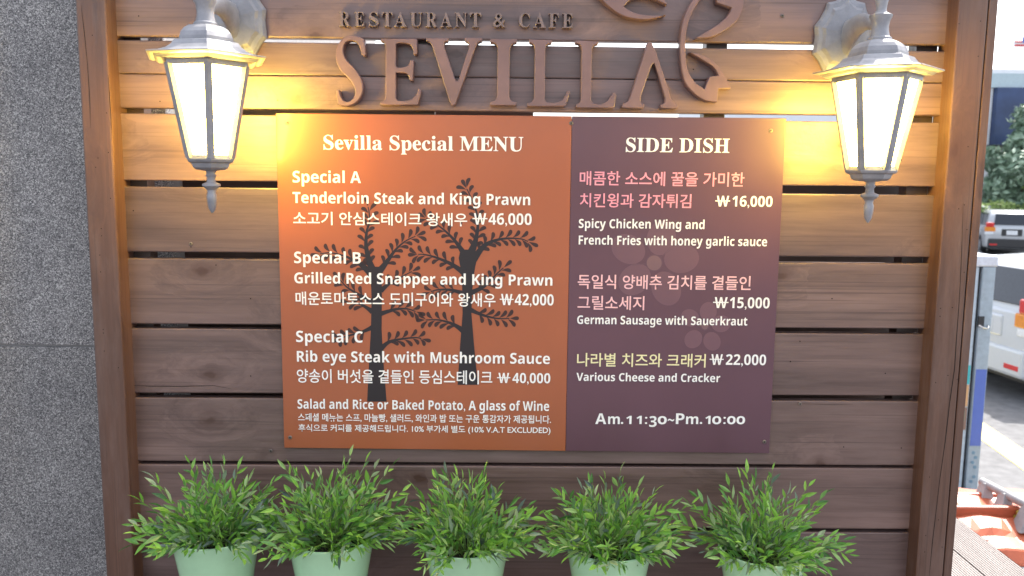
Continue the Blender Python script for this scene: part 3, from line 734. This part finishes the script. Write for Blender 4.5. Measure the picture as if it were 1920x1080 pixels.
def pot_plant(px, rim_py, seed, label, lean=0, tall=1.0, bushy=96):
    rnd = random.Random(seed)
    H = .18; rr = .099
    X = at(px, rim_py, POTY).x; zr = at(px, rim_py, POTY-rr).z
    rt = thing('potted_plant', (X, POTY, zr-H), label, 'potted plant', 'row of potted plants in front of the sign')
    c = (X, POTY, zr-H)
    b = new(); lathe(b, [(.062, 0), (.068, .002), (.070, .006), (.082, H*.5), (.0955, H-.012), (rr, H-.004), (rr, H), (rr-.003, H+.0015), (rr-.0055, H-.001), (.089, H-.02), (.084, H-.06), (.078, H-.07)], 56, c)
    obj('pot', b, M['pot'], rt, smooth=True)
    b = new()
    n = 28; cv = b.verts.new((X, POTY, zr-.030)); rs = [[b.verts.new((X+.087*q*math.cos(2*math.pi*i/n), POTY+.087*q*math.sin(2*math.pi*i/n), zr-.034+rnd.uniform(-.003, .004))) for i in range(n)] for q in (.5, 1)]
    for i in range(n):
        b.faces.new((cv, rs[0][i], rs[0][(i+1) % n])); b.faces.new((rs[0][i], rs[1][i], rs[1][(i+1) % n], rs[0][(i+1) % n]))
    obj('soil', b, M['soil'], rt)
    bs = new(); leaves = []
    ns = bushy
    for si in range(ns):
        az = 2*math.pi*((si*.618034) % 1)+rnd.uniform(-.25, .25)
        u = ((si+.5)/ns); tilt = R(3)+R(80)*u**.66+rnd.uniform(-.12, .12)     # from upright to flat
        r0 = rnd.uniform(.0, .045)*(.3+u)
        ln = rnd.uniform(.112, .165)*(1.27-.47*u)*tall
        if rnd.random() < .09: ln *= 1.25
        if math.sin(az) > .3: ln *= .82                      # wall side is shorter
        pos = Vector((X+r0*math.cos(az), POTY+r0*math.sin(az), zr-.03)); dr = Vector((math.sin(tilt)*math.cos(az)+lean, math.sin(tilt)*math.sin(az), math.cos(tilt))).normalized()
        if tilt > R(65): pos.z += .02
        pts = [pos.copy()]; seg = 9; droop = rnd.uniform(.1, 1.1)*(.4+.8*u)
        for k in range(seg):
            dr = (dr+Vector((rnd.uniform(-.05, .05), rnd.uniform(-.05, .05), -.055*droop))).normalized()
            rad = math.hypot(pos.x-X, pos.y-POTY)
            if rad < .102 and pos.z < zr+.004: dr.z = max(dr.z, .28); dr.normalize()
            pos = pos+dr*ln/seg
            if pos.y > -.012: pos.y = -.012
            pts.append(pos.copy())
        tube(bs, pts, [.0011*(1-.6*i/len(pts)) for i in range(len(pts))], 4)
        nl = rnd.randint(9, 12); side = rnd.choice((1, -1)); spin = rnd.uniform(0, 6.28)
        for j in range(nl):
            t = .26+.74*(j+rnd.uniform(-.2, .2))/(nl-1); t = min(max(t, .1), 1); fi = t*seg; i0 = min(int(fi), seg-1); q = pts[i0].lerp(pts[i0+1], fi-i0)
            d = (pts[i0+1]-pts[i0]).normalized(); side = -side
            a = d.cross(Vector((0, 0, 1))); a = a.normalized() if a.length > .15 else d.orthogonal().normalized()
            a = Matrix.Rotation(spin+rnd.uniform(-.7, .7), 3, d) @ a
            ang = rnd.uniform(.35, .85) if j < nl-1 else rnd.uniform(0, .2)
            ld = (d*math.cos(ang)+a*side*math.sin(ang)).normalized()
            up = ld.cross(a).normalized(); up = up if up.z > 0 else -up
            up = (Matrix.Rotation(rnd.uniform(-.7, .7), 3, ld) @ up); yv = up.cross(ld).normalized(); up = ld.cross(yv)
            size = rnd.uniform(.025, .043)*(1.0 if t < .85 else .82)
            tip = q+ld*size
            if tip.y > -.004 or (tip.z < zr-.025 and math.hypot(tip.x-X, tip.y-POTY) < rr): continue
            mt = Matrix(((ld.x*size, yv.x*size, up.x*size, q.x-X), (ld.y*size, yv.y*size, up.y*size, q.y-POTY), (ld.z*size, yv.z*size, up.z*size, q.z-zr+H), (0, 0, 0, 1)))
            leaves.append((size*1.0-q.y*.03, mt, rnd.randrange(5)))
    st = obj('stems', bs, M['stem'], rt); st['kind'] = 'stuff'
    leaves.sort(key=lambda t_: -t_[0])
    for _, mt, vi in leaves[:300]:
        o = bpy.data.objects.new('leaf', leaf_meshes[vi][0]); C.objects.link(o); o.parent = rt; o.matrix_basis = mt
    b = new()
    for _, mt, vi in leaves[300:]: leaf_shape(b, mt, *leaf_meshes[vi][1:])
    me = bpy.data.meshes.new('foliage'); b.to_mesh(me); b.free(); me.materials.append(M['leaf'])
    o = bpy.data.objects.new('foliage', me); C.objects.link(o); o.parent = rt; o['kind'] = 'stuff'
    return zr-H
zz = []
for px, py, sd_, lb, ln_, tl, bu in (
    (407, 1033, 11, 'leafy plant in mint pot at the left end of the row, by the post', -.01, 1.02, 92),
    (622, 1038, 22, 'dense bright plant in mint pot, second in the row from the left', .06, 1.06, 108),
    (875, 1049, 33, 'spreading plant in mint pot in the middle of the row of five', .02, 1.10, 98),
    (1141, 1055, 44, 'leafy plant in mint pot under the middle of the purple menu half', -.03, 1.05, 104),
    (1428, 1064, 55, 'leafy plant in mint pot at the right end of the row', -.01, 1.06, 90)):
    zz.append(pot_plant(px, py, sd_, lb, ln_, tl, bu))
sz = min(zz)
ledge = thing('plant_bench', (0, POTY, DZ), 'low dark wooden bench under the row of plant pots', 'bench')
for i in range(2):
    bm = new(); box(bm, (-.88, POTY-.105+.107*i, sz-.03), (.90, POTY-.105+.107*i+.1, sz)); obj('bench_slat', bm, M['plank'], ledge, bevel=.003)
for x in (-.8, 0, .8):
    bm = new(); box(bm, (x-.03, POTY-.09, DZ), (x+.03, POTY+.09, sz-.03)); obj('leg', bm, M['dark_wood'], ledge)
# wedges lift the pots whose base is higher than the bench
for i, (px, z) in enumerate(zip((407, 622, 873, 1142, 1427), zz)):
    if z-sz > .0015:
        p = at(px, 1050, POTY); bm = new(); lathe(bm, [(.07, sz), (.072, z)], 32, (p.x, POTY, 0)); tag(obj('pot_saucer', bm, M['pot']), 'mint saucer under plant pot number %s from the left' % ('one', 'two', 'three', 'four', 'five')[i], 'saucer')

# ------------------------------------------------------------------ street beyond: cabinet
cx1 = 1862; D_ = 4.2
ct = at(1850, 500, D_)
W0 = at(1842, 505, D_).x
cab = thing('display_cabinet', (W0-.3, D_, 0), 'tall pale blue street cabinet with a narrow door and printed pictures', 'cabinet')
ztop = ct.z
body_x0 = W0-.62
bm = new(); box(bm, (body_x0, D_, .0), (W0-.02, D_+.6, ztop)); obj('cabinet_body', bm, M['cabinet'], cab, bevel=.01)
bm = new(); box(bm, (W0+.0, D_-.01, .02), (W0+.098, D_+.6, ztop-.002)); obj('door', bm, M['cabinet_door'], cab, bevel=.008)
bm = new(); box(bm, (W0-.02, D_+.02, .0), (W0, D_+.59, ztop-.01)); obj('door_seal', bm, M['rubber'], cab)
bm = new(); box(bm, (body_x0-.01, D_-.02, ztop), (W0+.11, D_+.62, ztop+.085)); obj('cap', bm, M['cabinet_top'], cab, bevel=.015)
hz = at(1850, 605, D_).z
bm = new(); box(bm, (W0-.005, D_-.012, hz-.03), (W0+.04, D_+.0, hz+.05)); obj('lock_recess', bm, M['black_plastic'], cab)
bm = new(); tube(bm, [(W0+.0, D_-.012, hz-.02), (W0+.02, D_-.04, hz-.035), (W0+.05, D_-.045, hz-.035), (W0+.07, D_-.012, hz-.02)], .008); obj('handle', bm, M['chrome'], cab, smooth=True)
def decal(x0, x1, ya, yb, m, y=D_-.004):
    za, zb_ = at(1830, ya, D_).z, at(1830, yb, D_).z; bm = new(); box(bm, (x0, y, zb_), (x1, y+.002, za)); obj('printed_band', bm, M[m], cab)
decal(body_x0+.01, W0-.03, 685, 720, 'teal'); decal(body_x0+.01, W0-.03, 722, 762, 'sand'); decal(body_x0+.01, W0-.03, 764, 806, 'brown_pr')
decal(body_x0+.3, W0-.05, 770, 790, 'green_pr', D_-.007)
decal(W0+.008, W0+.09, 692, 835, 'blue_pr', D_-.013)
random.seed(5)
for k in range(9):
    zc = at(1830, 848+k*9, D_).z
    for j in range(4):
        x = W0-.06-.045*j-(.022 if k % 2 else 0)
        if random.random() < .25: continue
        bm = new(); lathe(bm, [(.013, 0), (.013, .002)], 12)
        for v in bm.verts: v.co = Vector((v.co.x+x, D_-.002-v.co.z, v.co.y+zc))
        obj('printed_dot', bm, M['dot'], cab)
        if j == 0:
            bm = new(); lathe(bm, [(.013, 0), (.013, .002)], 12)
            for v in bm.verts: v.co = Vector((v.co.x+W0+.04+(.02 if k % 2 else 0), D_-.0115-v.co.z, v.co.y+zc))
            obj('printed_dot', bm, M['dot'], cab)

# orange moulded barrier with grey pipe rack beside the deck
OY = 2.03
o_l = at(1780, 960, OY); 
def oz(px, py, Y): return at(px, py, Y)
cart = thing('orange_barrier', (EX+.5, OY, 0), 'orange moulded plastic barrier with grey pipe rail lying beside the deck', 'barrier')
bx0 = EX+.10
# body: moulded ridged profile lofted along X
bm = new(); rings = []
zo = .655
for i in range(25):
    x = bx0-.02+i*.05; f = .5+.5*math.cos(i*math.pi/3.0)
    top = zo+.055-.012*f; w2 = .16
    prof = [(-.34, -.10), (-.30, -.045), (-.20, -.03), (-.17, .0-.02*f), (-.08, .02), (.0, .035-.02*f), (.14, .06), (.22, .055), (.30, .02), (.34, -.06), (.34, -.12), (-.34, -.12)]
    rings.append([(x, OY+y, top+z) for y, z in prof])
loft(bm, rings); obj('orange_shell', bm, M['orange_plastic'], cart, bevel=.012)
for yy in (-.06, .12):
    bm = new(); box(bm, (bx0, OY+yy, zo-.02), (bx0+1.2, OY+yy+.035, zo+.115)); 
    obj('orange_ridge', bm, M['orange_plastic'], cart, bevel=.012)
r0 = at(1845, 905, OY+.17); r1 = at(1935, 952, OY-.13)
dv = (r1-r0)
bm = new(); tube(bm, [r0-dv*.05, r1+dv*1.2], .022, 14); obj('pipe_rail', bm, M['grey_plastic'], cart, smooth=True)
for t in (.06, .48, .95, 1.5):
    p = r0+dv*t; bm = new()
    rings = []
    for a in range(9):
        q = a/8; z = p.z+.01-q*(p.z-zo-.02); ww = .022+.03*q*q
        rings.append([(p.x-ww-.03*q, p.y-.02-.05*q, z), (p.x+ww-.03*q, p.y-.02-.05*q, z), (p.x+ww-.02*q, p.y+.03, z), (p.x-ww-.02*q, p.y+.03, z)])
    loft(bm, rings); obj('bracket', bm, M['grey_plastic'], cart, bevel=.004)
bm = new()
for k in range(2):
    bx = at(1800+k*10, 948+k*12, OY-.2)
    for j in range(4):
        box(bm, (bx.x+j*.022, OY-.33+.05*k, zo+.033), (bx.x+j*.022+.013, OY-.325+.05*k, zo+.0335+.001*j))
obj('scribbled_writing', bm, M['ink'], cart)
crate = thing('yellow_crate', (bx0+.5, OY-.08, zo+.03), 'small yellow crate of bottles lying on the orange barrier under the pipe', 'crate')
bm = new(); box(bm, (bx0+.30, OY-.10, zo+.03), (bx0+.60, OY+.0, zo+.075)); obj('crate_body', bm, M['yellow_pl'], crate, bevel=.01)
for k in range(10):
    bm = new(); lathe(bm, [(.014, 0), (.015, .02), (.010, .026)], 10, (bx0+.32+k*.027, OY-.075+.05*(k % 2), zo+.075)); obj('bottle_cap', bm, M['pale_box'] if k % 2 else M['yellow_pl'], crate)
pb = thing('storage_box', (bx0+.6, OY, 0), 'pale blue-grey plastic box under the orange barrier', 'box')
bm = new(); box(bm, (bx0-.0, OY-.36, .12), (bx0+1.5, OY+.34, zo-.068)); obj('box_body', bm, M['pale_box'], pb, bevel=.02)
bm = new(); box(bm, (bx0-.015, OY-.38, zo-.105), (bx0+1.52, OY+.352, zo-.069)); obj('box_lid', bm, M['white_wall'], pb, bevel=.012)
for x in (.15, 1.2):
    for y in (-.3, .25):
        bm = new(); lathe(bm, [(.06, -.02), (.06, .02)], 20)
        for v in bm.verts: v.co = Vector((v.co.x+bx0+x, v.co.z+OY+y, v.co.y+.06))
        obj('wheel', bm, M['rubber'], pb)

# ------------------------------------------------------------------ cars
def car(loc, rz, paint, label, dark_rear=False):
    rt = thing('parked_car', (0, 0, 0), label, 'car', 'cars parked along the street')
    st = []  # (x, halfwidth, bottom, top)
    low = [(0.0, .70, .30, .98), (.05, .80, .24, 1.0), (.25, .85, .22, 1.02), (1.0, .86, .2, 1.0), (2.4, .86, .2, .98), (3.2, .85, .2, .94), (3.85, .80, .22, .80), (4.05, .66, .3, .66)]
    b = new(); rings = []
    for x, w_, z0, z1 in low:
        h = z1-z0; half = [(w_*.86, z0), (w_*.97, z0+.08*h), (w_, z0+.3*h), (w_, z0+.62*h), (w_*.97, z0+.86*h), (w_*.90, z1)]
        rings.append([(x, y, z) for y, z in half]+[(x, -y, z) for y, z in half[::-1]])
    loft(b, rings); obj('body', b, paint, rt, smooth=True, bevel=.02)
    up = [(.03, .72, .98, 1.0), (.10, .74, .98, 1.14), (.22, .73, .98, 1.38), (.40, .71, .98, 1.53), (1.2, .70, .98, 1.58), (2.0, .69, .98, 1.55), (2.6, .70, .97, 1.32), (3.15, .72, .95, 1.0)]
    b = new(); rings = []
    for x, w_, z0, z1 in up:
        h = z1-z0; half = [(w_+.05, z0), (w_+.03, z0+.3*h), (w_-.02, z0+.7*h), (w_-.07, z0+.9*h), (w_-.16, z1)]
        rings.append([(x, y, z) for y, z in half]+[(x, -y, z) for y, z in half[::-1]])
    loft(b, rings); obj('cabin', b, paint, rt, smooth=True, bevel=.015)
    # rear window: follows the hatch slope
    b = new(); f4 = [(.058, -.56, 1.06), (.058, .56, 1.06), (.262, .50, 1.44), (.262, -.50, 1.44)]; hexa(b, [(x-.03, y, z) for x, y, z in f4], [(x+.05, y, z) for x, y, z in f4]); obj('rear_window', b, M['glass_dark'], rt, bevel=.01)
    b = new(); f4 = [(3.13, -.6, 1.02), (3.13, .6, 1.02), (2.56, .55, 1.38), (2.56, -.55, 1.38)]; hexa(b, [(x+.03, y, z+.01) for x, y, z in f4], [(x-.05, y, z-.01) for x, y, z in f4]); obj('windscreen', b, M['glass_dark'], rt, bevel=.01)
    for sy in (-1, 1):
        for xs in ((.45, 1.15), (1.22, 1.98), (2.05, 2.7)):
            xr = xs[1]; zt1 = 1.46 if xr < 2.5 else 1.26
            b = new(); f4 = [(xs[0], sy*.765, 1.03), (xr, sy*.76, 1.03), (xr-(.1 if xr > 2.5 else 0), sy*.70, zt1), (xs[0]+(.12 if xs[0] < .5 else 0), sy*.70, 1.44)]
            hexa(b, f4, [(x, y-sy*.05, z) for x, y, z in f4]); obj('side_window', b, M['glass_dark'], rt)
        for x in (.72, 3.2):
            b = new(); lathe(b, [(.20, -.10), (.29, -.10), (.31, -.07), (.31, .07), (.29, .10), (.20, .10)], 28)
            for v in b.verts: v.co = Vector((v.co.x+x, sy*.76+v.co.z, v.co.y+.31))
            tw = obj('wheel', b, M['rubber'], rt, smooth=True)
            b = new(); lathe(b, [(.20, -.085), (.19, -.104), (.05, -.108)] if sy < 0 else [(.05, .108), (.19, .104), (.20, .085)], 20)
            for v in b.verts: v.co = Vector((v.co.x+x, sy*.76+v.co.z, v.co.y+.31))
            obj('rim', b, M['rim'], tw)
            b = new(); lathe(b, [(.36, -.03), (.36, .035)], 28)
            for v in b.verts: v.co = Vector((v.co.x+x, sy*.855+v.co.z-sy*.03, v.co.y+.33))
            obj('wheel_arch', b, M['black_plastic'], rt)
        b = new(); box(b, (-.012, sy*.60-.09, .82), (.24, sy*.60+.225 if sy > 0 else sy*.60+.09, .98)) if sy > 0 else box(b, (-.012, -.825, .82), (.24, -.51, .98)); obj('tail_light', b, M['amber_lens'], rt, bevel=.02)
        b = new(); box(b, (-.008, .56, .98), (.22, .80, 1.14)) if sy > 0 else box(b, (-.008, -.80, .98), (.22, -.56, 1.14)); obj('brake_light', b, M['red_lens'], rt, bevel=.02)
        b = new(); box(b, (-.014, .56, .72), (.2, .825, .82)) if sy > 0 else box(b, (-.014, -.825, .72), (.2, -.56, .82)); obj('reverse_light', b, M['clear_lens'], rt, bevel=.02)
        b = new(); box(b, (-.035, sy*.55-.12, .34), (.0, sy*.55+.12, .40)); obj('reflector', b, M['red_lens'], rt, bevel=.008)
        b = new(); box(b, (4.0-.1, sy*.55-.14, .56), (4.06, sy*.55+.14, .68)); obj('headlight', b, M['clear_lens'], rt, bevel=.03)
        b = new(); box(b, (2.45, sy*.86 if sy > 0 else -1.02, .98), (2.6, 1.02 if sy > 0 else -.86, 1.1)); obj('wing_mirror', b, paint, rt, bevel=.02)
    b = new(); box(b, (-.03, -.72, .26), (.1, .72, .58)); obj('bumper', b, M['black_plastic'] if dark_rear else paint, rt, bevel=.04)
    b = new(); box(b, (-.02, -.32, .68), (.02, .32, .92)); obj('plate_recess', b, M['black_plastic'] if dark_rear else paint, rt, bevel=.02)
    b = new(); box(b, (-.028, -.17, .72), (-.018, .17, .87)); obj('number_plate', b, M['clear_lens'], rt)
    b = new(); box(b, (.15, -.6, .18), (3.9, .6, .28)); obj('underbody', b, M['black_plastic'], rt)
    rt.location = loc; rt.rotation_euler = (0, 0, rz)
    return rt
pc = at(1846, 600, 7.6)
car((pc.x, 7.6, 0), R(5), M['white_paint'], 'white hatchback seen from behind, partly hidden by the cabinet')
p2 = at(1897, 440, 27)
car((p2.x, 27, 0), R(70), M['silver_paint'], 'silver car with black bumper parked farther back, above the white one', True)
p3 = at(1842, 470, 12)
car((p3.x-2.6, 12.6, 0), R(10), M['white_paint'], 'white car showing a sliver of roof and glass beside the post')

# ------------------------------------------------------------------ buildings and greenery across the street
def pz(py, Y): return at(1890, py, Y).z
BY = 34
x0 = at(1700, 200, BY).x; x1 = at(2300, 200, BY).x
bl = thing('white_building', (x0, BY, 0), 'bright white building with a navy panel across the street', 'building')
bm = new(); box(bm, (x0-8, BY-.05, pz(138, BY)), (x1, BY+.2, pz(130, BY))); obj('parapet', bm, M['white_wall'], bl)
bm = new(); box(bm, (x0-8, BY-.15, pz(165, BY)), (x1, BY+9, pz(138, BY)-.01)); obj('fascia', bm, M['pale_band'], bl)
bm = new(); box(bm, (at(1861, 200, BY).x, BY-.3, pz(272, BY)), (x1, BY+9, pz(165, BY)-.01)); obj('navy_panel', bm, M['navy'], bl)
bm = new(); box(bm, (x0-8, BY, pz(272, BY)), (at(1860, 200, BY).x, BY+9, pz(165, BY)-.01)); obj('side_wall', bm, M['white_wall'], bl)
bm = new(); box(bm, (x0-8, BY+.5, 0), (x1, BY+9, pz(272, BY)-.01)); obj('ground_floor', bm, M['grey_wall'], bl)
for k in range(8):
    x = at(1852+k*24, 300, BY).x; bm = new(); box(bm, (x, BY+.4, .4), (x+.33, BY+.49, pz(280, BY))); obj('pillar', bm, M['white_wall'], bl)
fl = thing('roof_banner', (at(1905, 85, BY-.4).x, BY-.4, pz(85, BY-.4)), 'small red white and blue banner on a pole above the building with navy panel', 'banner')
fx = at(1902, 85, BY-.4).x; fz = pz(88, BY-.4)
bm = new(); tube(bm, [(fx+.92, BY-.35, pz(138, BY)), (fx+.92, BY-.35, fz+.6)], .03); obj('pole', bm, M['grey_plastic'], fl)
bm = new(); box(bm, (fx, BY-.4, fz), (fx+.9, BY-.3, fz+.26)); obj('white_field', bm, M['white_wall'], fl)
bm = new(); box(bm, (fx, BY-.42, fz+.03), (fx+.9, BY-.401, fz+.11)); obj('red_stripe', bm, M['red_pr'], fl)
bm = new(); box(bm, (fx, BY-.42, fz+.18), (fx+.3, BY-.401, fz+.24)); obj('red_stripe', bm, M['red_pr'], fl)
bm = new(); box(bm, (fx+.31, BY-.42, fz+.17), (fx+.9, BY-.401, fz+.42)); obj('blue_corner', bm, M['blue_pr'], fl)

def shrub(px, py, Y, rx, rz_, n, m, label, name='bush', leaf=.16, seed=1, cat='bush'):
    rnd = random.Random(seed); c = at(px, py, Y); rt = thing(name, (c.x, Y, 0), label, cat)
    b = new()
    clumps = [(Vector((rnd.gauss(0, .45), rnd.gauss(0, .4), rnd.gauss(0, .45))), rnd.uniform(.3, .5)) for _ in range(14)]
    for i in range(n):
        cc, cr_ = rnd.choice(clumps); d = Vector((rnd.gauss(0, 1), rnd.gauss(0, 1), rnd.gauss(0, 1))).normalized()*cr_*rnd.uniform(.5, 1.05)
        p = Vector(((cc.x+d.x)*rx, (cc.y+d.y)*rx, (cc.z+d.z)*rz_))+Vector((c.x, Y, c.z))
        if p.z < .05: continue
        q = Matrix.Rotation(rnd.uniform(0, 6.28), 3, Vector((rnd.gauss(0, 1), rnd.gauss(0, 1), rnd.gauss(0, 1))).normalized())
        l = leaf*rnd.uniform(.6, 1.3); vs = [b.verts.new(p+q @ Vector(v)*l) for v in ((-.5, 0, 0), (0, .22, .08), (.6, 0, 0), (0, -.22, .08))]; b.faces.new(vs)
    o = obj('foliage', b, M[m], rt, norm=False); o['kind'] = 'stuff'
    b = new(); tube(b, [(c.x, Y, 0), (c.x+.05, Y, c.z*.5), (c.x-.03, Y, max(c.z, .4))], [.11, .08, .04]); obj('trunk', b, M['bush_trunk'], rt)
    for a in range(5):
        b = new(); az = a*1.3; tube(b, [(c.x, Y, c.z*.5), (c.x+.4*rx*math.cos(az), Y+.4*rx*math.sin(az), c.z+.2*rz_)], [.05, .02], 6); obj('limb', b, M['bush_trunk'], rt)
shrub(1896, 345, 31, 1.65, 1.4, 7000, 'bush', 'loose grey-green tree across the street below the navy panel', 'street_tree', .30, 2, 'tree')
shrub(1925, 295, 31.5, 1.25, 1.25, 4000, 'bush', 'taller grey-green tree crown at the right edge of the frame', 'street_tree', .30, 5, 'tree')
shrub(1905, 392, 29.6, 1.5, .5, 3000, 'lime', 'low lime green hedge behind the parked cars', 'hedge', .16, 8, 'hedge')
pl = thing('white_pillar', (at(1850, 400, 29).x, 29, 0), 'white rendered block beside the green tree across the street', 'wall')
bm = new(); box(bm, (at(1820, 400, 29).x, 29, 0), (at(1858, 400, 29).x, 29.8, pz(387, 29))); obj('block', bm, M['white_wall'], pl, bevel=.02)
